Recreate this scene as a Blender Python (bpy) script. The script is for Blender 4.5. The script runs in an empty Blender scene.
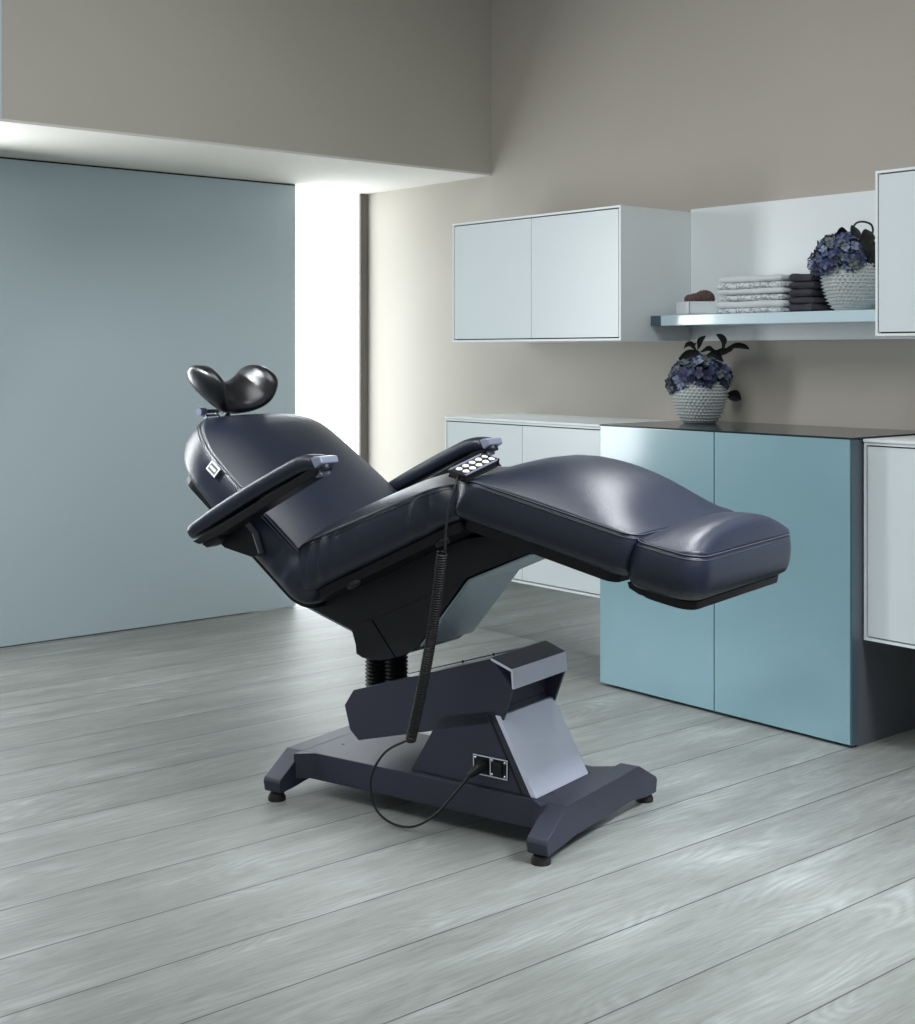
import bpy, bmesh, math, random
from mathutils import Vector, Matrix, noise
random.seed(7)
R = math.radians
C = bpy.context.scene.collection

# ------------------------------------------------------------------ helpers
def sc(r, g, b):
    f = lambda v: (v/255/12.92) if v/255 <= 0.04045 else ((v/255+0.055)/1.055)**2.4
    return (f(r), f(g), f(b), 1)

def mat(name, col, rough=0.5, metal=0.0, bump=0.0, scale=60, var=0.0, vscale=3, spec=0.5, coat=0.0, coat_rough=0.05):
    m = bpy.data.materials.new(name); m.use_nodes = True
    nt = m.node_tree; b = nt.nodes['Principled BSDF']
    b.inputs['Base Color'].default_value = col
    b.inputs['Roughness'].default_value = rough
    b.inputs['Metallic'].default_value = metal
    b.inputs['Specular IOR Level'].default_value = spec
    b.inputs['Coat Weight'].default_value = coat
    b.inputs['Coat Roughness'].default_value = coat_rough
    tc = nt.nodes.new('ShaderNodeTexCoord')
    if bump:
        n = nt.nodes.new('ShaderNodeTexNoise'); n.inputs['Scale'].default_value = scale
        n.inputs['Detail'].default_value = 4
        nt.links.new(tc.outputs['Object'], n.inputs['Vector'])
        bp = nt.nodes.new('ShaderNodeBump'); bp.inputs['Strength'].default_value = bump
        bp.inputs['Distance'].default_value = 0.002
        nt.links.new(n.outputs['Fac'], bp.inputs['Height'])
        nt.links.new(bp.outputs['Normal'], b.inputs['Normal'])
    n2 = nt.nodes.new('ShaderNodeTexNoise'); n2.inputs['Scale'].default_value = vscale
    nt.links.new(tc.outputs['Object'], n2.inputs['Vector'])
    mx = nt.nodes.new('ShaderNodeMix'); mx.data_type = 'RGBA'; mx.blend_type = 'MULTIPLY'
    mx.inputs[0].default_value = 1.0
    rp = nt.nodes.new('ShaderNodeValToRGB')
    rp.color_ramp.elements[0].position = 0.3; rp.color_ramp.elements[1].position = 0.7
    lo = 1-var
    rp.color_ramp.elements[0].color = (lo, lo, lo, 1); rp.color_ramp.elements[1].color = (1, 1, 1, 1)
    nt.links.new(n2.outputs['Fac'], rp.inputs['Fac'])
    mx.inputs[6].default_value = col
    nt.links.new(rp.outputs['Color'], mx.inputs[7])
    nt.links.new(mx.outputs[2], b.inputs['Base Color'])
    return m

def obj(name, bm, m, parent=None, smooth=False, angle=None):
    bmesh.ops.recalc_face_normals(bm, faces=bm.faces[:])
    me = bpy.data.meshes.new(name)
    for f in bm.faces: f.smooth = smooth
    if smooth and angle:
        for e in bm.edges:
            if len(e.link_faces) == 2 and e.calc_face_angle(0) > R(angle): e.smooth = False
    bm.to_mesh(me); bm.free()
    for mm in (m if isinstance(m, (list, tuple)) else [m]): me.materials.append(mm)
    o = bpy.data.objects.new(name, me); C.objects.link(o)
    if parent: o.parent = parent
    return o

def tag(o, label, cat, group=None):
    o['label'] = label; o['category'] = cat
    if group: o['group'] = group
    return o

def thing(name, label, cat, loc=(0, 0, 0), rotz=0.0, group=None):
    o = bpy.data.objects.new(name, None); C.objects.link(o)
    o.location = loc; o.rotation_euler = (0, 0, rotz); o.empty_display_size = 0.05
    return tag(o, label, cat, group)

def struct(name, bm, m, parent=None, label=None):
    o = obj(name, bm, m, parent)
    if not parent: o['kind'] = 'structure'
    if label: o['label'] = label
    return o

def add_box(bm, p0, p1, bevel=0.0, mi=0):
    b2 = bmesh.new()
    bmesh.ops.create_cube(b2, size=1)
    c = [(p0[i]+p1[i])/2 for i in range(3)]; s = [abs(p1[i]-p0[i]) for i in range(3)]
    for v in b2.verts: v.co = Vector((c[0]+v.co.x*s[0], c[1]+v.co.y*s[1], c[2]+v.co.z*s[2]))
    if bevel: bmesh.ops.bevel(b2, geom=b2.edges[:], offset=bevel, segments=2, affect='EDGES', profile=0.7)
    merge(bm, b2, mi)

def merge(bm, b2, mi=0, mtx=None):
    vm = {}
    for v in b2.verts: vm[v] = bm.verts.new(mtx @ v.co if mtx else v.co)
    for f in b2.faces:
        try:
            nf = bm.faces.new([vm[v] for v in f.verts]); nf.material_index = mi
        except ValueError: pass
    b2.free()

def box(p0, p1, bevel=0.0):
    bm = bmesh.new(); add_box(bm, p0, p1, bevel); return bm

def add_prism(bm, pts, b0, b1, bevel=0.0, axis='b', mi=0):
    """polygon in (a,c) pushed along b (axis 'b'), or polygon in (b,c) pushed along a (axis 'a')"""
    b2 = bmesh.new()
    mk = (lambda p, d: (p[0], d, p[1])) if axis == 'b' else (lambda p, d: (d, p[0], p[1]))
    v0 = [b2.verts.new(mk(p, b0)) for p in pts]; v1 = [b2.verts.new(mk(p, b1)) for p in pts]
    n = len(pts)
    b2.faces.new(v0); b2.faces.new(v1[::-1])
    for i in range(n): b2.faces.new((v0[i], v1[i], v1[(i+1) % n], v0[(i+1) % n]))
    bmesh.ops.recalc_face_normals(b2, faces=b2.faces[:])
    if bevel: bmesh.ops.bevel(b2, geom=b2.edges[:], offset=bevel, segments=2, affect='EDGES', profile=0.6)
    merge(bm, b2, mi)

def prism(*a, **k):
    bm = bmesh.new(); add_prism(bm, *a, **k); return bm

def add_tube(bm, pts, r, seg=8, caps=True, mi=0):
    pts = [Vector(p) for p in pts]; n = len(pts)
    rad = r if isinstance(r, (list, tuple)) else [r]*n
    rings = []; t0 = (pts[1]-pts[0]).normalized()
    u = t0.orthogonal().normalized()
    for i in range(n):
        t = (pts[min(i+1, n-1)]-pts[max(i-1, 0)])
        t = t.normalized() if t.length > 1e-9 else t0
        u = (u-t*u.dot(t)); u = u.normalized() if u.length > 1e-6 else t.orthogonal().normalized()
        w = t.cross(u)
        rings.append([bm.verts.new(pts[i]+(u*math.cos(2*math.pi*k/seg)+w*math.sin(2*math.pi*k/seg))*rad[i]) for k in range(seg)])
    for i in range(n-1):
        for k in range(seg):
            f = bm.faces.new((rings[i][k], rings[i][(k+1) % seg], rings[i+1][(k+1) % seg], rings[i+1][k])); f.material_index = mi
    if caps:
        bm.faces.new(rings[0][::-1]).material_index = mi; bm.faces.new(rings[-1]).material_index = mi

def tube(*a, **k):
    bm = bmesh.new(); add_tube(bm, *a, **k); return bm

def add_lathe(bm, prof, cx=0, cy=0, seg=32, mi=0, caps=True):
    rings = [[bm.verts.new((cx+r*math.cos(2*math.pi*k/seg), cy+r*math.sin(2*math.pi*k/seg), z)) for k in range(seg)] for r, z in prof]
    for i in range(len(rings)-1):
        for k in range(seg):
            bm.faces.new((rings[i][k], rings[i][(k+1) % seg], rings[i+1][(k+1) % seg], rings[i+1][k])).material_index = mi
    if caps:
        bm.faces.new(rings[0][::-1]).material_index = mi; bm.faces.new(rings[-1]).material_index = mi

def spline(pts, n=12):
    """Catmull-Rom through pts"""
    P = [Vector(p) for p in pts]; P = [P[0]*2-P[1]]+P+[P[-1]*2-P[-2]]
    out = []
    for i in range(1, len(P)-2):
        for k in range(n):
            t = k/n
            out.append(0.5*((2*P[i])+(P[i+1]-P[i-1])*t+(2*P[i-1]-5*P[i]+4*P[i+1]-P[i+2])*t*t+(3*P[i]-P[i-1]-3*P[i+1]+P[i+2])*t**3))
    out.append(P[-2]); return out

# ------------------------------------------------------------------ materials
M = {}
M['taupe'] = mat('taupe_wall', sc(187, 181, 171), 0.85, var=0.05, vscale=1.5, bump=0.05, scale=120)
M['beam'] = mat('taupe_beam', sc(182, 178, 168), 0.85, var=0.04, vscale=1.5)
M['soffit'] = mat('soffit_white', sc(215, 213, 206), 0.8, var=0.03)
M['ceiling'] = mat('ceiling_white', sc(190, 187, 180), 0.9, var=0.03)
M['bluepanel'] = mat('blue_grey_panel', sc(190, 206, 214), 0.45, var=0.03, vscale=1, spec=0.35)
M['white'] = mat('white_lacquer', sc(224, 233, 235), 0.3, var=0.02, vscale=2)
M['white2'] = mat('white_lacquer_side', sc(238, 244, 245), 0.35, var=0.02, vscale=2)
M['gap'] = mat('shadow_gap', sc(40, 42, 44), 0.7, var=0.1)
M['teal'] = mat('teal_glass_front', sc(133, 171, 182), 0.32, var=0.07, vscale=2.5, coat=1.0, coat_rough=0.11)
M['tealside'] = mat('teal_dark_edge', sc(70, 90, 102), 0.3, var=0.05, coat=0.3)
M['tealshelf'] = mat('pale_teal_glass', sc(204, 227, 235), 0.2, var=0.03, coat=0.5)
M['charcoal'] = mat('charcoal_side_panel', sc(88, 92, 98), 0.5, var=0.08)
M['worktop'] = mat('dark_glass_worktop', sc(46, 58, 62), 0.1, var=0.1, spec=0.09)
M['mirror'] = mat('floor_mirror', sc(226, 228, 228), 0.03, metal=1.0, var=0.03)
M['frame'] = mat('window_frame_taupe', sc(110, 106, 100), 0.6, var=0.05)
M['leather'] = mat('navy_black_leather', sc(20, 27, 43), 0.33, bump=0.35, scale=420, var=0.12, vscale=6, spec=0.6)
M['leather2'] = mat('black_leather_headrest', sc(14, 16, 22), 0.30, bump=0.1, scale=300, var=0.1, spec=0.7)
M['stitch'] = mat('dark_stitch', sc(52, 58, 72), 0.5, var=0.1)
M['metal'] = mat('charcoal_navy_coated_steel', sc(54, 56, 71), 0.46, metal=0.2, bump=0.08, scale=600, var=0.06)
M['metal_lit'] = mat('lit_coated_steel', sc(226, 231, 250), 0.36, metal=0.3, bump=0.06, scale=600, var=0.05)  # light falling on the pedestal front is put into this lighter steel
M['under'] = mat('underside_reflection_tint', sc(150, 168, 180), 0.35, metal=0.2, var=0.05)  # floor and teal reflection on the carrier underside put into the colour
M['dark'] = mat('dark_carrier_shell', sc(26, 28, 34), 0.4, var=0.1, spec=0.4)
M['black'] = mat('black_plastic', sc(10, 10, 13), 0.45, var=0.1, spec=0.4)
M['rubber'] = mat('black_rubber', sc(12, 12, 13), 0.6, var=0.1)
M['chrome'] = mat('chrome', (0.8, 0.82, 0.85, 1), 0.12, metal=1.0)
M['capgrey'] = mat('lavender_grey_cap', sc(150, 156, 178), 0.3, metal=0.3)
M['tagwhite'] = mat('tag_white', sc(225, 228, 232), 0.6)
M['button'] = mat('button_white', sc(240, 242, 244), 0.5)
M['pot'] = mat('white_hobnail_ceramic', sc(200, 206, 206), 0.35, var=0.05)
M['soil'] = mat('dark_soil', sc(30, 28, 26), 0.9, var=0.3, vscale=40)
M['pet1'] = mat('petal_blue', sc(92, 104, 144), 0.6, var=0.25, vscale=40)
M['pet2'] = mat('petal_violet', sc(66, 70, 102), 0.6, var=0.25, vscale=40)
M['pet3'] = mat('petal_pale', sc(146, 158, 186), 0.6, var=0.25, vscale=40)
M['pet4'] = mat('petal_green_grey', sc(110, 122, 118), 0.6, var=0.25, vscale=40)
M['leaf'] = mat('dark_leaf', sc(22, 27, 24), 0.45, var=0.3, vscale=30)
M['towel'] = mat('white_towel', sc(212, 217, 219), 0.95, bump=0.6, scale=350, var=0.06, vscale=20)
M['towelgrey'] = mat('charcoal_towel', sc(66, 66, 74), 0.95, bump=0.6, scale=350, var=0.2, vscale=20)
M['cone'] = mat('dusky_pink_dried_head', sc(128, 100, 98), 0.8, var=0.4, vscale=90)
M['cone2'] = mat('brown_dried_head', sc(112, 96, 90), 0.8, var=0.4, vscale=90)

def lace_material():
    m = mat('lace_towel', sc(206, 212, 214), 0.95, bump=0.5, scale=300)
    nt = m.node_tree; b = nt.nodes['Principled BSDF']
    tc = nt.nodes.new('ShaderNodeTexCoord')
    v = nt.nodes.new('ShaderNodeTexVoronoi'); v.feature = 'DISTANCE_TO_EDGE'; v.inputs['Scale'].default_value = 38
    n = nt.nodes.new('ShaderNodeTexNoise'); n.inputs['Scale'].default_value = 25
    mp = nt.nodes.new('ShaderNodeMix'); mp.data_type = 'RGBA'; mp.inputs[0].default_value = 0.06
    nt.links.new(tc.outputs['Object'], n.inputs['Vector'])
    nt.links.new(tc.outputs['Object'], mp.inputs[6]); nt.links.new(n.outputs['Color'], mp.inputs[7])
    nt.links.new(mp.outputs[2], v.inputs['Vector'])
    r = nt.nodes.new('ShaderNodeValToRGB')
    r.color_ramp.elements[0].position = 0.03; r.color_ramp.elements[0].color = sc(150, 158, 162)
    r.color_ramp.elements[1].position = 0.09; r.color_ramp.elements[1].color = sc(214, 219, 221)
    nt.links.new(v.outputs['Distance'], r.inputs['Fac'])
    nt.links.new(r.outputs['Color'], b.inputs['Base Color'])
    return m
M['lace'] = lace_material()

def floor_material():
    m = bpy.data.materials.new('grey_oak_planks'); m.use_nodes = True
    nt = m.node_tree; b = nt.nodes['Principled BSDF']
    N = nt.nodes.new; L = nt.links.new
    def math_(op, a, bb=None):
        n = N('ShaderNodeMath'); n.operation = op
        for i, v in enumerate((a, bb)):
            if v is None: continue
            if isinstance(v, (int, float)): n.inputs[i].default_value = v
            else: L(v, n.inputs[i])
        return n.outputs[0]
    tc = N('ShaderNodeTexCoord'); sp = N('ShaderNodeSeparateXYZ'); L(tc.outputs['Object'], sp.inputs[0])
    X, Y = sp.outputs[0], sp.outputs[1]
    yy = math_('DIVIDE', math_('SUBTRACT', Y, 2.43-0.2325*20), 0.2325)
    row = math_('FLOOR', yy); fy = math_('SUBTRACT', yy, row)
    wn = N('ShaderNodeTexWhiteNoise'); wn.noise_dimensions = '1D'; L(row, wn.inputs['W'])
    xs = math_('ADD', math_('DIVIDE', X, 40.0), math_('MULTIPLY', wn.outputs['Value'], 7.0))
    cell = math_('FLOOR', xs); fx = math_('SUBTRACT', xs, cell)
    idv = math_('ADD', math_('MULTIPLY', row, 13.7), math_('MULTIPLY', cell, 5.31))
    wn2 = N('ShaderNodeTexWhiteNoise'); wn2.noise_dimensions = '1D'; L(idv, wn2.inputs['W'])
    def groove(f, w):
        d = math_('MINIMUM', f, math_('SUBTRACT', 1.0, f))
        return math_('LESS_THAN', d, w)
    g = math_('MAXIMUM', groove(fy, 0.0085), groove(fx, 0.00003))
    # grain, stretched along the plank
    cb = N('ShaderNodeCombineXYZ')
    L(math_('MULTIPLY', X, 1.0), cb.inputs[0]); L(math_('MULTIPLY', Y, 9.0), cb.inputs[1]); L(math_('MULTIPLY', wn2.outputs['Value'], 40.0), cb.inputs[2])
    n1 = N('ShaderNodeTexNoise'); n1.inputs['Scale'].default_value = 2.2; n1.inputs['Detail'].default_value = 6; n1.inputs['Distortion'].default_value = 0.6; L(cb.outputs[0], n1.inputs['Vector'])
    cb2 = N('ShaderNodeCombineXYZ')
    L(math_('MULTIPLY', X, 9.0), cb2.inputs[0]); L(math_('MULTIPLY', Y, 130.0), cb2.inputs[1]); L(math_('MULTIPLY', wn2.outputs['Value'], 40.0), cb2.inputs[2])
    n2 = N('ShaderNodeTexNoise'); n2.inputs['Scale'].default_value = 1.2; n2.inputs['Detail'].default_value = 5; n2.inputs['Roughness'].default_value = 0.65; L(cb2.outputs[0], n2.inputs['Vector'])
    # cathedral figure: growth rings cut lengthwise
    cb3 = N('ShaderNodeCombineXYZ')
    L(math_('ADD', math_('MULTIPLY', X, 0.55), math_('MULTIPLY', wn2.outputs['Value'], 31.0)), cb3.inputs[0]); L(math_('MULTIPLY', Y, 3.2), cb3.inputs[1]); L(math_('MULTIPLY', wn2.outputs['Value'], 17.0), cb3.inputs[2])
    n3 = N('ShaderNodeTexNoise'); n3.inputs['Scale'].default_value = 2.0; n3.inputs['Detail'].default_value = 1.5; n3.inputs['Distortion'].default_value = 0.3; L(cb3.outputs[0], n3.inputs['Vector'])
    rings = math_('ABSOLUTE', math_('SUBTRACT', math_('MULTIPLY', math_('FRACT', math_('MULTIPLY', n3.outputs['Fac'], 26.0)), 2.0), 1.0))
    cb4 = N('ShaderNodeCombineXYZ')
    L(math_('MULTIPLY', X, 1.6), cb4.inputs[0]); L(math_('MULTIPLY', Y, 5.0), cb4.inputs[1]); L(math_('MULTIPLY', wn2.outputs['Value'], 90.0), cb4.inputs[2])
    n4 = N('ShaderNodeTexNoise'); n4.inputs['Scale'].default_value = 1.6; n4.inputs['Detail'].default_value = 3; L(cb4.outputs[0], n4.inputs['Vector'])
    mask = math_('MULTIPLY', math_('MAXIMUM', math_('SUBTRACT', n4.outputs['Fac'], 0.42), 0.03), 0.50)
    t = math_('ADD', math_('MULTIPLY', n1.outputs['Fac'], 0.24), math_('ADD', math_('MULTIPLY', n2.outputs['Fac'], 0.42), math_('ADD', math_('MULTIPLY', rings, mask), math_('ADD', math_('MULTIPLY', n4.outputs['Fac'], 0.14), math_('MULTIPLY', wn2.outputs['Value'], 0.07)))))
    rp = N('ShaderNodeValToRGB'); e = rp.color_ramp.elements
    e[0].position = 0.30; e[0].color = sc(100, 102, 97)
    e[1].position = 0.66; e[1].color = sc(150, 155, 152)
    k = rp.color_ramp.elements.new(0.48); k.color = sc(127, 131, 127)
    L(t, rp.inputs['Fac'])
    mx = N('ShaderNodeMix'); mx.data_type = 'RGBA'; L(g, mx.inputs[0]); L(rp.outputs['Color'], mx.inputs[6]); mx.inputs[7].default_value = sc(62, 64, 64)
    L(mx.outputs[2], b.inputs['Base Color'])
    L(math_('ADD', 0.40, math_('MULTIPLY', n2.outputs['Fac'], 0.16)), b.inputs['Roughness'])
    bp = N('ShaderNodeBump'); bp.inputs['Strength'].default_value = 0.25; bp.inputs['Distance'].default_value = 0.002
    L(math_('SUBTRACT', math_('MULTIPLY', n2.outputs['Fac'], 0.4), math_('MULTIPLY', g, 1.0)), bp.inputs['Height'])
    L(bp.outputs['Normal'], b.inputs['Normal'])
    return m
M['floor'] = floor_material()

def glow_material(name, col, s):
    m = bpy.data.materials.new(name); m.use_nodes = True
    nt = m.node_tree; b = nt.nodes['Principled BSDF']
    b.inputs['Base Color'].default_value = (0.9, 0.93, 0.95, 1)
    n = nt.nodes.new('ShaderNodeTexGradient'); b.inputs['Roughness'].default_value = 0.3
    b.inputs['Emission Color'].default_value = col; b.inputs['Emission Strength'].default_value = s
    return m
M['glow'] = glow_material('daylit_frosted_glass', (0.92, 0.97, 1.0, 1), 3.6)

# ------------------------------------------------------------------ the room
XK = 4.10          # kitchen wall plane
struct('floor', box((-2.5, -2.0, -0.05), (XK+0.2, 5.75, 0.0)), M['floor'])
struct('ceiling', box((-2.5, -2.0, 3.2), (XK+0.2, 5.75, 3.3)), M['ceiling'])
struct('wall_right', box((XK, -2.0, 0), (XK+0.12, 5.75, 3.2)), M['taupe'])
bm = box((-2.5, 5.62, 0), (3.42, 5.75, 3.2)); add_box(bm, (3.42, 5.62, 2.01), (XK, 5.75, 3.2))
struct('wall_left', bm, M['taupe'])
# bulkhead over the sliding panel
bm = bmesh.new(); add_box(bm, (1.842, 4.65, 2.016), (XK-0.0005, 5.62, 3.2))
struct('wall_bulkhead', bm, M['beam'])
struct('trim_1', box((-2.5, 4.652, 2.016), (1.842, 5.62, 3.2)), M['bluepanel'])
struct('trim_2', box((-2.5, 4.65, 2.006), (XK-0.0005, 5.62, 2.016)), M['soffit'])
# sliding panel and its track
struct('door_1', box((-2.5, 5.48, 0.004), (3.594, 5.515, 1.9985), 0.002), M['bluepanel'])
struct('trim_3', box((-2.5, 5.49, 1.9985), (3.60, 5.51, 2.006)), M['gap'])
# window behind it
w = struct('window_1', box((3.42, 5.60, 0.0), (4.05, 5.61, 2.006)), M['glow'])
bm = box((4.05, 5.585, 0.0), (XK-0.001, 5.62, 2.006), 0.003)
fr = obj('window_frame', bm, M['frame'], w)

# ------------------------------------------------------------------ kitchen units
def unit(name, label, x0, x1, y0, y1, z0, z1, splits, m_door, m_body, door_t=0.02, top=None, group=None, rim=0.008, gap=0.0045):
    t = thing(name, label, 'cabinet', (x0, (y0+y1)/2, z0), 0, group)
    ox, oy, oz = t.location
    bm = bmesh.new(); hz, w0, w1 = z1-z0, y0-oy, y1-oy
    add_box(bm, (door_t+0.003, w0, 0), (x1-ox, w1, hz))
    for (p0, p1) in (((0, w0, 0), (door_t+0.003, w0+rim, hz)), ((0, w1-rim, 0), (door_t+0.003, w1, hz)), ((0, w0+rim, 0), (door_t+0.003, w1-rim, rim)), ((0, w0+rim, hz-rim), (door_t+0.003, w1-rim, hz))):
        add_box(bm, p0, p1)
    obj('carcass', bm, m_body, t)
    obj('gap_strip', box((door_t-0.003, w0+rim, rim), (door_t+0.003, w1-rim, hz-rim)), M['gap'], t)
    ys = [y0+rim]+splits+[y1-rim]
    for i in range(len(ys)-1):
        obj('door', box((0.001, ys[i]-oy+(gap if i == 0 else 0.0015), rim+gap), (door_t-0.004, ys[i+1]-oy-(gap if i == len(ys)-2 else 0.0015), hz-rim-gap), 0.001), m_door, t)
    if top:
        obj('top_panel', box((-0.004, y0-oy, z1-z0+0.001), (x1-ox, y1-oy, z1-z0+0.010), 0.001), top, t)
    return t

unit('wall_cabinet', 'white two-door wall cabinet with open shelf to its right', 3.69, XK-0.0005, 3.466, 4.43, 1.25, 1.747, [3.947], M['white'], M['white2'])
t = unit('wall_cabinet', 'white wall cabinet cut off by the right edge, beside hydrangea shelf', 3.69, XK-0.0005, 1.55, 2.40, 1.255, 1.762, [], M['white'], M['white2'])
unit('base_cabinet', 'white floating base cabinet with two doors, left of the teal cabinet', 3.65, XK-0.0005, 3.482, 4.43, 0.30, 0.930, [3.956], M['white'], M['white2'], top=M['white2'])
unit('base_cabinet', 'white floating base cabinet right of the teal cabinet', 3.65, XK-0.0005, 1.60, 2.414, 0.325, 0.930, [], M['white'], M['white2'], top=M['white2'])
t = thing('base_cabinet', 'tall teal glass-fronted cabinet with two doors standing on the floor', 'cabinet', (3.59, 2.948, 0))
obj('carcass', box((0.034, -0.528, 0.0), (XK-3.5905, 0.526, 0.938)), M['charcoal'], t)
obj('door', box((0, -0.525, 0.010), (0.028, -0.002, 0.9395), 0.002), M['teal'], t)
obj('door', box((0, 0.002, 0.010), (0.028, 0.526, 0.9395), 0.002), M['teal'], t)
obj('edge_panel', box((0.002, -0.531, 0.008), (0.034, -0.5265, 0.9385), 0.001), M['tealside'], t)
tag(obj('worktop', box((3.589, 2.417, 0.9400), (XK-0.001, 3.476, 0.9455), 0.001), M['worktop']), 'dark glossy glass worktop on the teal cabinet', 'worktop')
tag(obj('back_panel', box((XK-0.02, 2.401, 1.25), (XK-0.0005, 3.465, 1.757)), M['white2']), 'pale grey white panel on the wall behind the open shelf', 'panel')
t = thing('wall_shelf', 'pale teal glass shelf holding towels and a hydrangea pot', 'shelf', (3.85, 2.93, 1.305))
obj('board', box((0, -0.529, 0), (XK-0.0205-3.85, 0.483, 0.038), 0.002), M['tealshelf'], t)
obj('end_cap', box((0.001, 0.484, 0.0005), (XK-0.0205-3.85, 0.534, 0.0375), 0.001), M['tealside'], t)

# added mirror board under the floating cabinet, reflecting planks as if the floor ran on
struct('floor_mirror_right', box((3.93, 3.478, 0.0), (XK-0.0005, 5.47, 0.30)), M['mirror'])
# ------------------------------------------------------------------ towels
def towel_bm(w, d, h, seed, k_=1.0):
    """folded towel: rounded fold to the front (-x), w along y, d along x"""
    bm = bmesh.new(); prof = []
    rr = h*0.48; n = 8
    for k in range(n+1):
        a = math.pi/2+math.pi*k/n
        prof.append((rr+rr*math.cos(a)*1.1, h/2+h/2*math.sin(a)))
    for k in range(1, 5): prof.append((rr+(d-rr)*k/4, 0.0))
    for k in range(5): prof.append((d-(d-rr)*k/5, h))
    prof = prof[::-1]
    ny = 18; rings = []
    for j in range(ny+1):
        y = -w/2+w*j/ny
        e = min(j, ny-j)/ny
        sq = 1-0.25*math.exp(-e*40)
        ring = []
        for (x, z) in prof:
            nz = noise.noise(Vector((x*14+seed*3.1, y*16, z*30+seed)))
            nx = noise.noise(Vector((seed*7.7, y*22, z*60)))
            ring.append(bm.verts.new((x+0.004*k_*nx, y+0.004*noise.noise(Vector((x*20, seed, z*90))), h/2+(z-h/2)*sq+h*0.10*k_*nz*(1 if z > h*0.2 else 0.1))))
        rings.append(ring)
    m = len(prof)
    for j in range(ny):
        for k in range(m):
            bm.faces.new((rings[j][k], rings[j][(k+1) % m], rings[j+1][(k+1) % m], rings[j+1][k]))
    bm.faces.new(rings[0]); bm.faces.new(rings[-1][::-1])
    return bm
zs = 1.3435
white = [('pleated white folded towel at the very bottom of the white stack', 'lace'), ('plain white folded towel second from bottom of the white stack', 'towel'),
         ('lace-patterned white towel third from bottom of the white stack', 'lace'), ('plain white folded towel third from top of the white stack', 'towel'),
         ('lace-patterned white towel second from top of the white stack', 'lace'), ('plain white folded towel on top of the white stack', 'towel')]
z = zs; hs = [0.017, 0.026, 0.022, 0.019, 0.022, 0.023]
for i, (lb, mm) in enumerate(white):
    o = obj('folded_towel', towel_bm(0.286+0.010*math.sin(i*2.1), 0.185, hs[i], i+1), M[mm], None, True)
    o.location = (3.862+0.004*(i % 3), 3.015+0.003*math.sin(i*1.7), z); z += hs[i]+0.0004
    tag(o, lb, 'towel', 'white folded towels on the shelf')
dark = ['charcoal folded towel at the bottom of the dark stack', 'charcoal folded towel second from bottom of the dark stack', 'charcoal folded towel in the middle of the dark stack',
        'charcoal folded towel second from top of the dark stack', 'charcoal folded towel on top of the dark stack']
z = zs; hd = [0.026, 0.024, 0.024, 0.024, 0.026]
for i, lb in enumerate(dark):
    o = obj('folded_towel', towel_bm(0.096+0.005*math.sin(i*2.7), 0.165, hd[i], i+11, 2.2), M['towelgrey'], None, True)
    o.location = (3.882+0.004*(i % 2), 2.815+0.002*math.sin(i*1.3), z); z += hd[i]+0.0012
    tag(o, lb, 'towel', 'charcoal folded towels on the shelf')

# ------------------------------------------------------------------ square dish with dried heads
t = thing('square_planter', 'small white square planter with dried pinkish heads on the shelf', 'planter', (3.955, 3.312, zs), R(-30))
bm = bmesh.new()
s = 0.070; hh = 0.049
for (p0, p1) in (((-s, -s, 0), (s, -s+0.005, hh)), ((-s, s-0.005, 0), (s, s, hh)), ((-s, -s, 0), (-s+0.005, s, hh)), ((s-0.005, -s, 0), (s, s, hh)), ((-s, -s, 0), (s, s, 0.006))):
    add_box(bm, p0, p1)
obj('pot', bm, M['white2'], t)
obj('soil', box((-s+0.005, -s+0.005, 0.006), (s-0.005, s-0.005, hh-0.012)), M['soil'], t)
def bumpy_head(r, seed, m):
    bm = bmesh.new(); bmesh.ops.create_icosphere(bm, subdivisions=3, radius=r)
    b2 = bmesh.new()
    for i in range(120):
        ph = math.acos(1-2*(i+0.5)/120); th = math.pi*(1+5**0.5)*i
        d = Vector((math.cos(th)*math.sin(ph), math.sin(th)*math.sin(ph), math.cos(ph)*0.8))
        bmesh.ops.create_icosphere(b2, subdivisions=1, radius=r*0.17, matrix=Matrix.Translation(d*r))
    for v in bm.verts: v.co.z *= 0.8
    merge(bm, b2); return bm
for i, (x, y, r, mm) in enumerate(((-0.03, 0.02, 0.022, 'cone'), (-0.028, -0.022, 0.024, 'cone'), (0.008, -0.02, 0.034, 'cone2'), (0.02, 0.025, 0.03, 'cone2'), (-0.005, 0.03, 0.022, 'cone'))):
    o = obj('dried_head', bumpy_head(r, i, None), M[mm], t, True); o.location = (x, y, hh+0.004+r*0.25)

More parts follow.
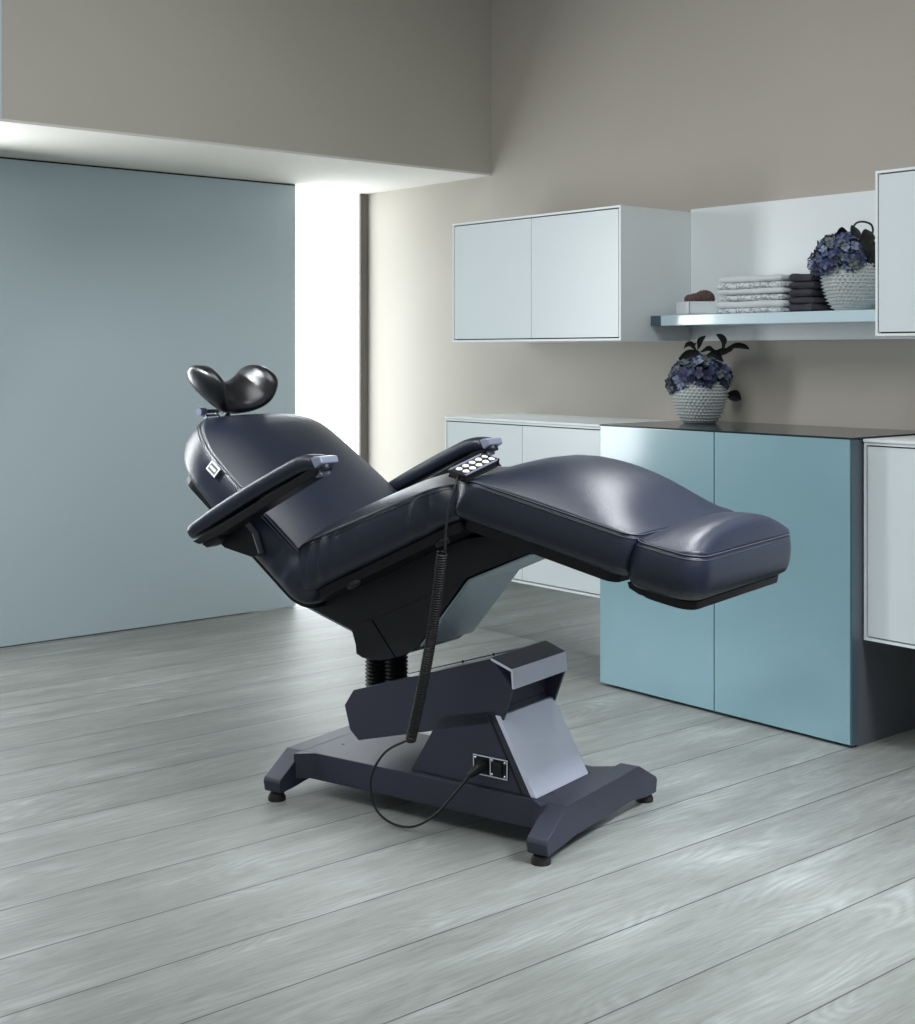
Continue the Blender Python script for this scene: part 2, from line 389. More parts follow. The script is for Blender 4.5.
# ------------------------------------------------------------------ hydrangeas in hobnail pots
POT = [(0.056, 0.0), (0.061, 0.004), (0.079, 0.033), (0.094, 0.080), (0.098, 0.106), (0.096, 0.136), (0.090, 0.156)]
def pot_r(z):
    for (r0, z0), (r1, z1) in zip(POT, POT[1:]):
        if z <= z1: return r0+(r1-r0)*(z-z0)/(z1-z0)
    return POT[-1][0]
def pot_bm():
    bm = bmesh.new()
    add_lathe(bm, POT+[(0.084, 0.156), (0.084, 0.12), (0.02, 0.12)], seg=48)
    rows = 13
    for j in range(rows):
        z = 0.011+j*0.0115; r = pot_r(z); n = 38
        for k in range(n):
            a = 2*math.pi*(k+0.5*(j % 2))/n
            d = Vector((math.cos(a), math.sin(a), 0)); c = d*(r-0.001)+Vector((0, 0, z))
            w = math.pi*r/n*0.82; u = Vector((-d.y, d.x, 0)); up = Vector((0, 0, 1))
            ring = [bm.verts.new(c+(u*math.cos(q*math.pi/3)+up*math.sin(q*math.pi/3)*0.8)*w) for q in range(6)]
            mid = [bm.verts.new(c+d*0.006+(u*math.cos(q*math.pi/3)+up*math.sin(q*math.pi/3)*0.8)*w*0.62) for q in range(6)]
            tip = bm.verts.new(c+d*0.0105)
            for q in range(6):
                bm.faces.new((ring[q], ring[(q+1) % 6], mid[(q+1) % 6], mid[q])); bm.faces.new((mid[q], mid[(q+1) % 6], tip))
    return bm
def bloom_bm(r, seed, n=85, weights=(5, 4, 2, 2)):
    rnd = random.Random(seed); bm = bmesh.new()
    bmesh.ops.create_icosphere(bm, subdivisions=2, radius=r*0.82)
    for f in bm.faces: f.material_index = 4
    for i in range(n):
        ph = math.acos(1-2*(i+0.5)/n); th = math.pi*(1+5**0.5)*i
        d = Vector((math.cos(th)*math.sin(ph), math.sin(th)*math.sin(ph), math.cos(ph)))
        d = (d+Vector((rnd.gauss(0, .12), rnd.gauss(0, .12), rnd.gauss(0, .12)))).normalized()
        u = d.orthogonal().normalized(); w = d.cross(u); a0 = rnd.random()*6.3
        c = d*r*(0.9+0.16*rnd.random()); s = 0.0165*(0.8+0.45*rnd.random())
        mi = rnd.choices((0, 1, 2, 3), weights)[0]
        v0 = bm.verts.new(c)
        for q in range(4):
            a = a0+q*math.pi/2
            e = u*math.cos(a)+w*math.sin(a); f_ = -u*math.sin(a)+w*math.cos(a)
            lift = d*s*(0.15+0.4*rnd.random())
            p1 = bm.verts.new(c+e*s*0.6+f_*s*0.5+lift*0.7); p2 = bm.verts.new(c+e*s*1.05+lift); p3 = bm.verts.new(c+e*s*0.6-f_*s*0.5+lift*0.5)
            fc = bm.faces.new((v0, p1, p2, p3)); fc.material_index = mi
    return bm
PET = [M['pet1'], M['pet2'], M['pet3'], M['pet4'], M['leaf']]
RT = Vector((0.766, -0.643, 0)); FW = Vector((0.643, 0.766, 0)); UP = Vector((0, 0, 1))
def leaf_bm(pts, width):
    P = spline(pts, 6); n = len(P); bm = bmesh.new(); prev = None
    side = (P[-1]-P[0]).cross(Vector((0.643, 0.766, 0.25))).normalized()
    for i, p in enumerate(P):
        t = i/(n-1); w = width*math.sin(math.pi*min(1, 0.06+t*0.94))**0.8
        row = [bm.verts.new(p-side*w-FW*w*0.35), bm.verts.new(p), bm.verts.new(p+side*w-FW*w*0.35)]
        if prev:
            bm.faces.new((prev[0], prev[1], row[1], row[0])); bm.faces.new((prev[1], prev[2], row[2], row[1]))
        prev = row
    return bm
# view-aligned helper directions on the shelf wall: RIGHT runs along the wall toward the room's near end
RT = Vector((0.766, -0.643, 0)); FW = Vector((0.643, 0.766, 0)); UP = Vector((0, 0, 1))
def L3(r, f, u): return RT*r+FW*f+UP*u
def hydrangea(label, loc, blooms, leaves, stems, group='hydrangeas in white hobnail pots', weights=(5, 4, 2, 2)):
    t = thing('potted_hydrangea', label, 'plant', loc, 0, group)
    obj('pot', pot_bm(), M['pot'], t, True, 50)
    for i, (r, f, u, rad) in enumerate(blooms):
        o = obj('flower_head', bloom_bm(rad, i+int(loc[1]*100), int(85*(rad/0.055)**1.5), weights), PET, t); o.location = L3(r, f, u)
    for pts, wd in leaves: obj('leaf', leaf_bm([L3(*p) for p in pts], wd), M['leaf'], t, True)
    for pts, rd in stems: obj('stem', tube(spline([L3(*p) for p in pts], 6), rd, 6), M['leaf'], t, True)
    return t
hydrangea('blue hydrangea in white hobnail pot standing on the dark worktop', (3.93, 3.295, 0.9458),
    [(-0.055, -0.03, 0.170, 0.056), (0.0, -0.052, 0.172, 0.056), (0.055, -0.03, 0.168, 0.052), (-0.032, 0.04, 0.182, 0.056), (0.04, 0.04, 0.182, 0.054), (0.0, 0.0, 0.196, 0.052), (-0.088, -0.01, 0.145, 0.034)],
    [([(-0.01, 0, 0.26), (-0.03, -0.01, 0.29), (-0.055, -0.01, 0.285), (-0.062, -0.01, 0.262)], 0.010),
     ([(-0.005, 0, 0.275), (0.0, -0.01, 0.305), (0.02, -0.01, 0.322)], 0.011),
     ([(-0.02, 0, 0.27), (-0.03, 0.01, 0.285), (-0.01, 0.01, 0.295)], 0.012),
     ([(0.0, -0.02, 0.262), (0.03, -0.02, 0.275), (0.06, -0.02, 0.258)], 0.010),
     ([(0.085, 0, 0.275), (0.09, 0, 0.30), (0.075, 0.0, 0.322), (0.06, 0.0, 0.328)], 0.012),
     ([(0.09, 0, 0.268), (0.13, 0, 0.285), (0.165, 0, 0.282), (0.185, 0, 0.272)], 0.011),
     ([(0.05, 0, 0.252), (0.08, 0, 0.262), (0.125, 0, 0.272)], 0.014),
     ([(-0.08, -0.02, 0.235), (-0.045, -0.03, 0.255), (0.0, -0.02, 0.262)], 0.016),
     ([(0.02, -0.03, 0.25), (0.05, -0.03, 0.255), (0.085, -0.02, 0.225)], 0.016),
     ([(0.105, 0.03, 0.105), (0.135, 0.03, 0.10), (0.16, 0.03, 0.085)], 0.022)],
    [([(-0.005, 0, 0.2), (-0.01, 0, 0.26), (0.0, 0, 0.295)], 0.0022), ([(0.04, 0, 0.2), (0.075, 0, 0.26), (0.095, 0, 0.285)], 0.0022)], weights=(4, 5, 1, 2))
hydrangea('blue hydrangea in white hobnail pot on the shelf beside the dark towels', (3.940, 2.648, zs),
    [(-0.085, -0.04, 0.172, 0.048), (-0.040, -0.05, 0.192, 0.052), (-0.060, 0.02, 0.208, 0.046), (-0.022, -0.070, 0.160, 0.040), (-0.105, 0.01, 0.158, 0.036), (-0.030, -0.02, 0.215, 0.038)],
    [([(-0.005, -0.03, 0.20), (0.0, -0.03, 0.25), (-0.01, -0.02, 0.285)], 0.018), ([(0.015, -0.06, 0.15), (0.03, -0.06, 0.20), (0.032, -0.05, 0.255)], 0.034), ([(0.0, -0.05, 0.20), (0.025, -0.06, 0.225), (0.055, -0.05, 0.23)], 0.026),
     ([(0.06, -0.03, 0.15), (0.09, -0.02, 0.19), (0.10, 0.0, 0.235)], 0.028), ([(0.02, -0.02, 0.21), (0.045, -0.02, 0.25), (0.06, -0.01, 0.262)], 0.026),
     ([(0.03, -0.08, 0.14), (0.06, -0.09, 0.17), (0.09, -0.07, 0.19)], 0.034), ([(0.05, -0.05, 0.14), (0.085, -0.05, 0.16), (0.12, -0.03, 0.15)], 0.03), ([(0.035, -0.05, 0.19), (0.06, -0.05, 0.2), (0.1, -0.03, 0.2)], 0.026),
     ([(-0.01, 0.0, 0.25), (-0.04, 0.0, 0.265), (-0.06, 0.0, 0.25)], 0.014)],
    [([(0.0, 0, 0.24), (0.005, 0, 0.285), (0.03, 0, 0.297), (0.06, 0, 0.288), (0.066, 0, 0.262), (0.045, 0, 0.235)], 0.0035)])
# white pot at the edge of the frame on the right-hand worktop
t = thing('ceramic_bowl', 'white ceramic bowl cut off at right edge on white worktop', 'bowl', (3.90, 2.045, 0.9403))
bm = bmesh.new(); add_lathe(bm, [(0.030, 0.0), (0.034, 0.004), (0.055, 0.02), (0.064, 0.045), (0.060, 0.066), (0.056, 0.066), (0.058, 0.045), (0.048, 0.022), (0.01, 0.012)], seg=40)
obj('bowl_body', bm, M['white2'], t, True)

# ------------------------------------------------------------------ treatment chair
# local axes: x = a (towards the foot end), y = b (towards the kitchen), z up
chair = thing('treatment_chair', 'reclining navy-black leather treatment chair on a charcoal steel base', 'treatment chair', (2.353, 2.80, 0), R(-76))

# --- base
def crossbar(bm, a0, a1):
    add_prism(bm, [(-0.262, 0.024), (-0.268, 0.052), (-0.262, 0.062), (-0.172, 0.118), (0.215, 0.118), (0.314, 0.066), (0.320, 0.056), (0.314, 0.024), (0.255, 0.026), (0.18, 0.037), (-0.13, 0.037), (-0.215, 0.027)], a0, a1, 0.003, 'a')
bm = bmesh.new()
add_prism(bm, [(-0.42, 0.046), (-0.42, 0.1175), (0.405, 0.1175), (0.405, 0.046)], -0.170, 0.150, 0.003)
crossbar(bm, 0.372, 0.429); crossbar(bm, -0.454, -0.396)
for sgn, e in ((-1, -0.170), (1, 0.150)):   # gussets where beam meets bars
    for a0, d in ((0.372, -1), (-0.396, 1)):
        vs = []
        for z in (0.05, 0.1172):
            vs.append([bm.verts.new((a0+d*0.045, e-sgn*0.002, z)), bm.verts.new((a0-d*0.004, e-sgn*0.002, z)), bm.verts.new((a0-d*0.004, e+sgn*0.035, z-0.018*0))])
        bm.faces.new(vs[0]); bm.faces.new(vs[1])
        for i in range(3): bm.faces.new((vs[0][i], vs[0][(i+1) % 3], vs[1][(i+1) % 3], vs[1][i]))
base = obj('base_frame', bm, M['metal'], chair)
base.rotation_euler = (0, 0, R(2.0))
for a in (0.400, -0.424):
    for b in (-0.246, 0.300):
        bm = bmesh.new(); add_lathe(bm, [(0.011, 0.034), (0.011, 0.021), (0.019, 0.019), (0.024, 0.008), (0.024, 0.0)][::-1], a, b, 24)
        obj('levelling_foot', bm, M['rubber'], base, True, 40)
for (a, b) in ((0.345, -0.10), (0.345, 0.09), (-0.345, -0.06), (-0.345, 0.09)):
    bm = bmesh.new(); add_lathe(bm, [(0.004, 0.1170), (0.004, 0.1185)], a, b, 12); obj('screw', bm, M['black'], base)

# --- pedestal
ped = obj('pedestal', prism([(-0.045, 0.1178), (0.330, 0.1178), (0.222, 0.315), (0.052, 0.275)], -0.150, 0.095, 0.002), M['metal'], chair)
fp = prism([(0.328, 0.1178), (0.3445, 0.1178), (0.238, 0.302), (0.222, 0.302)], -0.152, 0.097, 0.002)
obj('front_cover', fp, M['metal_lit'], ped)
obj('cover_seam', prism([(0.298, 0.121), (0.304, 0.121), (0.205, 0.30), (0.199, 0.30)], -0.1512, -0.149), M['black'], ped)
# mains inlet on the near face
so = obj('power_socket', box((0.156, -0.1535, 0.148), (0.262, -0.149, 0.196), 0.001), M['black'], ped)
obj('rocker_switch', box((0.222, -0.159, 0.157), (0.246, -0.153, 0.187), 0.002), M['rubber'], so)
bm = bmesh.new()
for (a0, a1, c0, c1) in ((0.157, 0.261, 0.1475, 0.150), (0.157, 0.261, 0.194, 0.1965), (0.157, 0.1595, 0.149, 0.195), (0.2585, 0.261, 0.149, 0.195), (0.208, 0.2105, 0.149, 0.195)):
    add_box(bm, (a0, -0.1545, c0), (a1, -0.153, c1))
obj('socket_rim', bm, M['metal_lit'], so)
for (a, c) in ((0.165, 0.189), (0.2145, 0.189), (0.253, 0.189), (0.2145, 0.155), (0.253, 0.155)):
    bm = bmesh.new(); bmesh.ops.create_uvsphere(bm, u_segments=10, v_segments=6, radius=0.004, matrix=Matrix.Translation((a, -0.154, c)))
    obj('screw', bm, M['chrome'], so, True)

# --- lifting arm (open channel at the front)
LA = [(-0.271, 0.253), (-0.240, 0.298), (0.211, 0.441), (0.274, 0.374), (0.242, 0.288), (-0.222, 0.166), (-0.252, 0.190)]
bm = bmesh.new()
add_prism(bm, LA, -0.150, -0.140, 0.0015); add_prism(bm, LA, 0.090, 0.100, 0.0015)
add_prism(bm, [(-0.268, 0.254), (-0.238, 0.296), (0.200, 0.434), (0.215, 0.36), (0.225, 0.287), (-0.220, 0.170), (-0.250, 0.192)], -0.140, 0.090)
arm = obj('lifting_arm', bm, M['metal'], chair)
obj('arm_hood', prism([(0.205, 0.4395), (0.212, 0.4425), (0.272, 0.4225), (0.2745, 0.4195), (0.278, 0.374), (0.272, 0.374), (0.2685, 0.416), (0.212, 0.435)], -0.1505, 0.1005, 0.001), M['metal_lit'], arm)
obj('hood_top', prism([(0.206, 0.4435), (0.212, 0.4445), (0.2715, 0.4245), (0.2705, 0.4225), (0.212, 0.4425)], -0.150, 0.100), M['metal'], arm)
for (a, c, b) in ((0.0, 0.3755, 0.02), (0.10, 0.4075, 0.02)):
    bm = bmesh.new(); bmesh.ops.create_uvsphere(bm, u_segments=8, v_segments=6, radius=0.004, matrix=Matrix.Translation((a, b, c))); obj('screw', bm, M['black'], arm)

# --- bellows over the lifting columns
for a in (-0.257, -0.188):
    prof = []
    for k in range(33): prof.append((0.033 if k % 2 else 0.027, 0.262+k*0.0052))
    bm = bmesh.new(); add_lathe(bm, prof, a, -0.03, 28); obj('bellows', bm, M['rubber'], chair)

# --- seat carrier
CR = [(-0.425, 0.520), (-0.418, 0.508), (-0.247, 0.458), (-0.225, 0.400), (-0.205, 0.392), (-0.145, 0.392), (-0.055, 0.420), (-0.015, 0.452), (0.135, 0.636), (0.325, 0.715), (0.30, 0.765), (0.13, 0.735), (-0.30, 0.56)]
car = obj('seat_carrier', prism(CR, -0.150, 0.080, 0.003), M['dark'], chair)
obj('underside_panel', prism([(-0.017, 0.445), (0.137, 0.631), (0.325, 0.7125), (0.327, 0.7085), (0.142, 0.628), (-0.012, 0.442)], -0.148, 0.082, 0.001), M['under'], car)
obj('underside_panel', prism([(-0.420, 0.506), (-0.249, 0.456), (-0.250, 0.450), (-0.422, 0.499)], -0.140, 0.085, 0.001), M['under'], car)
obj('column_cover', prism([(-0.235, 0.475), (-0.226, 0.398), (-0.205, 0.390), (-0.145, 0.390), (-0.095, 0.405), (-0.175, 0.495)], -0.154, -0.149, 0.001), M['dark'], car)
obj('column_cover', prism([(-0.168, 0.497), (-0.090, 0.406), (-0.055, 0.418), (-0.012, 0.452), (0.128, 0.627)], -0.154, -0.149, 0.001), M['dark'], car)

# --- cushions
def rrect(L, W, r0, r1, nc=9):
    pts = []
    def edge(p, q, n):
        for k in range(n): pts.append((p[0]+(q[0]-p[0])*k/n, p[1]+(q[1]-p[1])*k/n))
    def corner(cx, cy, r, a0):
        for k in range(nc): a = a0+math.pi/2*k/nc; pts.append((cx+r*math.cos(a), cy+r*math.sin(a)))
    h = W/2
    edge((r0, -h), (L-r1, -h), 84); corner(L-r1, -h+r1, r1, -math.pi/2)
    edge((L, -h+r1), (L, h-r1), 20); corner(L-r1, h-r1, r1, 0)
    edge((L-r1, h), (r0, h), 84); corner(r0, h-r0, r0, math.pi/2)
    edge((0, h-r0), (0, -h+r0), 20); corner(r0, -h+r0, r0, math.pi)
    return pts
def cushion(name, L, W, h, r0, r1, org, ang, crown, p=2.6, bulge=0.010, pl=4.0, seam=None, folds=None, tuck=0.018, taper=None, m=None, flip=1, cy=0.0):
    """L along dir (angle ang in the a-c plane), origin org = (a, c) of the seam line at s = 0"""
    m = m or M['leather']
    dr = Vector((math.cos(ang), 0, math.sin(ang))); nr = Vector((-math.sin(ang), 0, math.cos(ang)))*flip
    O = Vector((org[0], 0, org[1]))
    out = rrect(L, W, r0, r1); n = len(out)
    nrm = []
    for i in range(n):
        t = Vector(out[(i+1) % n])-Vector(out[i-1]); nrm.append(Vector((t.y, -t.x)).normalized())
    seam = seam or (lambda s: 0.0)
    tw = taper or (lambda s: 1.0)
    def put(s, b, z): return O+dr*s+Vector((0, b*tw(s)+cy, 0))+nr*z
    bm = bmesh.new(); rows = []
    side = [(1.0, -tuck), (0.97, -0.004), (0.88, bulge*0.55), (0.72, bulge*0.95), (0.55, bulge), (0.38, bulge*0.9), (0.22, bulge*0.62), (0.10, bulge*0.3), (0.035, 0.0), (0.0, -0.0035)]
    for v, off in side:
        row = []
        for i, (s, b) in enumerate(out):
            q = Vector((s, b))+nrm[i]*off
            if folds: q = q+nrm[i]*folds(s, b, v)
            row.append(bm.verts.new(put(q.x, q.y, seam(s)*(1-v)-h*v)))
        rows.append(row)
    for k in (0.988, 0.97, 0.945, 0.91, 0.86, 0.79, 0.70, 0.58, 0.44, 0.28, 0.12):
        row = []
        for i, (s, b) in enumerate(out):
            s2 = L/2+(s-L/2)*k; b2 = b*k
            row.append(bm.verts.new(put(s2, b2, seam(s2)+crown(s2/L)*max(0.0, 1-abs(2*b2/W)**p)**0.9*max(0.0, 1-abs(2*s2/L-1)**pl))))
        rows.append(row)
    for j in range(len(rows)-1):
        for i in range(n): bm.faces.new((rows[j][i], rows[j][(i+1) % n], rows[j+1][(i+1) % n], rows[j+1][i]))
    c = bm.verts.new(put(L/2, 0, seam(L/2)+crown(0.5)))
    for i in range(n): bm.faces.new((rows[-1][i], rows[-1][(i+1) % n], c))
    bm.faces.new(rows[0][::-1])
    o = obj(name, bm, m, chair, True)
    # double stitched seam
    b2 = bmesh.new()
    for off, dz, r in ((0.0005, 0.0, 0.0016), (0.0035, -0.0085, 0.0009)):
        pts = []
        for i, (s, b) in enumerate(out):
            q = Vector((s, b))+nrm[i]*(off+(folds(s, b, 0.0) if folds else 0)); pts.append(put(q.x, q.y, seam(s)+dz))
        pts.append(pts[0]); add_tube(b2, pts, r, 5, caps=False)
    obj('seam', b2, M['stitch'], o, True)
    return o
def plate(name, L, W, org, ang, z0, z1, r=0.03, flip=1, m=None, parent=None, cy=0.0, W1=None):
    dr = Vector((math.cos(ang), 0, math.sin(ang))); nr = Vector((-math.sin(ang), 0, math.cos(ang)))*flip
    O = Vector((org[0], 0, org[1])); out = rrect(L, W, r, r, 6)
    bm = bmesh.new()
    lo = [bm.verts.new(O+dr*s+Vector((0, b+cy, 0))+nr*z0) for s, b in out]; hi = [bm.verts.new(O+dr*s+Vector((0, b+cy, 0))+nr*z1) for s, b in out]
    bm.faces.new(lo[::-1]); bm.faces.new(hi)
    for i in range(len(out)): bm.faces.new((lo[i], lo[(i+1) % len(out)], hi[(i+1) % len(out)], hi[i]))
    return obj(name, bm, m or M['black'], parent or chair)

W = 0.56
# seat
A_S = R(24.9)
def seat_folds(s, b, v):
    if abs(b) < W/2-0.08: return 0.0
    amp = math.sin(math.pi*min(1, max(0, v)))**0.7
    f = 0.0
    for s0, wd, k in ((0.085, 0.012, 0.0075), (0.13, 0.014, 0.0088), (0.175, 0.012, 0.0050), (0.05, 0.012, 0.004), (0.27, 0.02, 0.003), (0.49, 0.014, -0.008), (0.455, 0.012, 0.005)):
        f += k*math.exp(-((s-s0-0.06*(0.5-v))/wd)**2)
    return f*amp
so_ = (-0.3735, 0.672)
cushion('seat_cushion', 0.585, W, 0.127, 0.055, 0.05, so_, A_S, lambda t: 0.062, p=2.4, seam=lambda s: -0.032*s/0.585-0.06*max(0, (0.09-s)/0.09)**2-0.010*max(0, (s-0.50)/0.085)**2, folds=seat_folds)
sf = plate('seat_frame', 0.53, W-0.035, (-0.338, 0.688), A_S, -0.152, -0.128)
for s in (0.150, 0.462):
    b0 = -W/2+0.012; d = Vector((math.cos(A_S), 0, math.sin(A_S))); nn = Vector((-math.sin(A_S), 0, math.cos(A_S)))
    o0 = Vector((-0.338, 0, 0.688))+d*s-nn*0.158
    bm = bmesh.new(); bmesh.ops.create_uvsphere(bm, u_segments=14, v_segments=10, radius=1.0)
    for v in bm.verts: v.co = o0+d*v.co.x*0.026+nn*v.co.z*0.011+Vector((0, b0+v.co.y*0.012, 0))
    obj('clip', bm, M['black'], sf, True)
# leg rest
A_L = R(-12.6)
def leg_folds(s, b, v):
    if abs(b) < W/2-0.08: return 0.0
    return math.sin(math.pi*min(1, max(0, v)))**0.7*(0.006*math.exp(-((s-0.05-0.05*(0.5-v))/0.014)**2)-0.005*math.exp(-((s-0.02)/0.014)**2))
cushion('leg_cushion', 0.505, W, 0.100, 0.05, 0.045, (0.188, 0.9065), A_L, lambda t: 0.024+0.060*math.sin(math.pi*t)**0.8, p=2.3, folds=leg_folds, seam=lambda s: -0.012*max(0, (0.07-s)/0.07)**2)
lf = plate('leg_frame', 0.44, W-0.04, (0.218, 0.900), A_L, -0.124, -0.101)
obj('hinge_link', prism([(0.215, 0.765), (0.235, 0.785), (0.40, 0.740), (0.375, 0.728), (0.33, 0.732)], -0.225, -0.205, 0.002), M['black'], lf)
# foot rest
A_F = R(-10)
cushion('foot_cushion', 0.160, W-0.01, 0.104, 0.035, 0.058, (0.677, 0.787), A_F, lambda t: 0.036+0.030*t, p=2.6, bulge=0.012, pl=4.0)
ff = plate('foot_frame', 0.132, W-0.05, (0.697, 0.783), A_F, -0.123, -0.105, r=0.04)
obj('hinge_link', prism([(0.64, 0.686), (0.68, 0.682), (0.715, 0.665), (0.715, 0.652), (0.67, 0.660), (0.645, 0.672)], -0.235, -0.215, 0.002), M['black'], ff)
# back rest
A_B = R(180-35.6)
def back_taper(s): return 1.0-0.09*max(0, (s-0.30)/0.36)**1.5
cushion('back_cushion', 0.708, W+0.035, 0.120, 0.05, 0.21, (-0.245, 0.626), A_B, lambda t: 0.062, p=2.6, flip=-1, cy=0.016, taper=back_taper, bulge=0.012, seam=lambda s: -0.02*max(0, (s-0.57)/0.1)**2,
        folds=lambda s, b, v: (0.006*math.exp(-((s-0.07)/0.02)**2)+0.004*math.exp(-((s-0.13)/0.02)**2))*math.sin(math.pi*min(1, v)) if abs(b) > 0.2 else 0.0)
backc = bpy.data.objects['back_cushion']
bf = plate('back_frame', 0.58, W-0.07, (-0.262, 0.626), A_B, -0.140, -0.116, r=0.06, flip=-1)
dB = Vector((math.cos(A_B), 0, math.sin(A_B))); nB = Vector((math.sin(A_B), 0, -math.cos(A_B)))
def onback(s, b, z): return Vector((-0.245, b, 0.626))+dB*s+nB*z
# white label tag in the side seam
def quad_slab(o, u, v, w, du, dv, dw):
    bm = bmesh.new(); P = []
    for k in (0, dw):
        P.append([bm.verts.new(o+u*x*du+v*y*dv+w*k) for x, y in ((0, 0), (1, 0), (1, 1), (0, 1))])
    bm.faces.new(P[0]); bm.faces.new(P[1][::-1])
    for i in range(4): bm.faces.new((P[0][i], P[0][(i+1) % 4], P[1][(i+1) % 4], P[1][i]))
    return bm
o0 = onback(0.440, -0.286, 0.000); dn = (-nB+Vector((0, -0.25, 0))).normalized()
wv_ = dB.cross(dn).normalized(); wv_ = wv_ if wv_.y < 0 else -wv_
tg = obj('label_tag', quad_slab(o0, dB, dn, wv_, 0.040, 0.030, 0.0025), M['tagwhite'], backc); tg['label'] = 'small white label tag'
obj('print', quad_slab(o0+dB*0.005+dn*0.005+wv_*0.0026, dB, dn, wv_, 0.030, 0.020, 0.0004), M['charcoal'], tg)
obj('mark', quad_slab(o0+dB*0.008+dn*0.0110+wv_*0.0031, dB, dn, wv_, 0.024, 0.008, 0.0004), M['tagwhite'], tg)

# --- arm rests
def armrest(sign, da, dc):
    root = bpy.data.objects.new('armrest', None); C.objects.link(root); root.parent = chair
    b = sign*0.345; A = R(26.5)
    d = Vector((math.cos(A), 0, math.sin(A))); n = Vector((-math.sin(A), 0, math.cos(A)))
    O = Vector((-0.648+da, b, 0.692+dc)); Lp = 0.545
    # pad: lofted rounded section, nose dropping at the front
    bm = bmesh.new(); rings = []; ns = 34
    for i in range(ns+1):
        t = i/ns; s = t*Lp
        e = min(1.0, (1-abs(2*t-1)**22)**0.5+0.02) if 0 < t < 1 else 0.25
        hz = 0.024*(0.62+0.38*e)*(0.8+0.2*min(1, t*5)); wy = 0.033*e
        mid = 0.008*math.sin(math.pi*t)-0.030*max(0, (t-0.82)/0.18)**2+0.003
        ring = []
        for k in range(16):
            a = 2*math.pi*k/16; ca, sa = math.cos(a), math.sin(a)
            y = wy*math.copysign(abs(ca)**0.65, ca); z = hz*math.copysign(abs(sa)**0.75, sa)
            ring.append(bm.verts.new(O+d*s+n*(mid+z+0.012)+Vector((0, y, 0))))
        rings.append(ring)
    for i in range(ns):
        for k in range(16): bm.faces.new((rings[i][k], rings[i][(k+1) % 16], rings[i+1][(k+1) % 16], rings[i+1][k]))
    bm.faces.new(rings[0][::-1]); bm.faces.new(rings[-1])
    obj('arm_pad', bm, M['leather'], root, True)
    def pr(pts, b0, b1, bev=0.002):
        return prism([tuple((O+d*s+n*z)[j] for j in (0, 2)) for s, z in pts], b0, b1, bev)
    obj('arm_rail', pr([(0.02, -0.012), (0.50, -0.008), (0.525, -0.018), (0.51, -0.030), (0.20, -0.034), (0.075, -0.034), (0.04, -0.028)], b-0.026, b+0.026), M['black'], root)
    obj('end_cap', pr([(0.520, 0.012), (0.530, 0.014), (0.552, 0.004), (0.550, -0.014), (0.522, -0.016)], b-0.0335, b+0.0335, 0.004), M['capgrey'], root)
    obj('latch', pr([(0.498, -0.018), (0.525, -0.018), (0.523, -0.034), (0.502, -0.034)], b-0.018, b+0.018, 0.003), M['capgrey'], root)
    obj('rear_block', pr([(0.045, -0.030), (0.125, -0.030), (0.105, -0.042), (0.08, -0.048), (0.058, -0.046)], b-0.022, b+0.022, 0.004), M['black'], root)
    q = -1 if sign < 0 else 1
    b1, b2 = sorted((b-q*0.03, b-q*0.075))
    obj('arm_bracket', prism([(-0.60+da, 0.700+dc), (-0.50+da, 0.755+dc), (-0.455+da, 0.72+dc), (-0.43+da, 0.665+dc), (-0.455+da, 0.655+dc), (-0.56+da, 0.672+dc)], b1, b2, 0.003), M['dark'], root)
    return root
armrest(-1, 0, 0); armrest(1, 0.037, 0.012)

# --- head rest
bm = bmesh.new(); rings = []
path = spline([(-0.832, -0.116, 1.160), (-0.842, -0.114, 1.132), (-0.854, -0.094, 1.095), (-0.862, -0.048, 1.073), (-0.864, 0.0, 1.067), (-0.862, 0.048, 1.073), (-0.854, 0.094, 1.095), (-0.842, 0.114, 1.132), (-0.832, 0.116, 1.160)], 8)
n = len(path)
for i, p in enumerate(path):
    t = i/(n-1)*2-1
    tan = (path[min(i+1, n-1)]-path[max(i-1, 0)]).normalized()
    kk = min(1.0, abs(t)*1.3); ax = Vector((0.60+0.35*kk, 0, -0.75+0.45*kk)).normalized(); th = tan.cross(ax).normalized()
    e = max(0.02, 1-abs(t)**9)**0.5
    e = max(0.05, 1-abs(t)**5)**0.5
    ha = (0.058+0.028*math.sin(math.pi/2*min(1, abs(t)*1.5))**2)*e; ht = (0.026+0.004*abs(t))*e**0.7
    rings.append([bm.verts.new(p+ax*ha*math.copysign(abs(math.cos(a))**0.85, math.cos(a))+th*ht*math.copysign(abs(math.sin(a))**0.9, math.sin(a))) for a in [2*math.pi*k/20 for k in range(20)]])
for i in range(n-1):
    for k in range(20): bm.faces.new((rings[i][k], rings[i][(k+1) % 20], rings[i+1][(k+1) % 20], rings[i+1][k]))
bm.faces.new(rings[0][::-1]); bm.faces.new(rings[-1])
hr = obj('headrest', bm, M['leather2'], chair, True)
bm = bmesh.new()
add_tube(bm, [(-0.893, -0.075, 1.027), (-0.893, 0.03, 1.027)], 0.007, 12)
add_tube(bm, [(-0.893, -0.072, 1.022), (-0.84, -0.072, 0.94)], 0.0045, 10)
add_tube(bm, [(-0.893, -0.020, 1.022), (-0.84, -0.020, 0.94)], 0.0045, 10)
add_tube(bm, [(-0.891, -0.08, 1.014), (-0.891, -0.015, 1.014)], 0.004, 10)
add_tube(bm, [(-0.885, -0.01, 1.024), (-0.862, 0.0, 1.055)], 0.010, 12)
obj('headrest_bracket', bm, M['chrome'], hr, True, 40)
bm = bmesh.new(); add_tube(bm, [(-0.893, -0.095, 1.027), (-0.893, -0.070, 1.027)], 0.012, 16)
obj('knob', bm, M['capgrey'], hr, True, 40)
obj('post', tube([(-0.875, 0.005, 1.015), (-0.82, 0.005, 0.94)], 0.009, 12), M['black'], hr, True, 40)

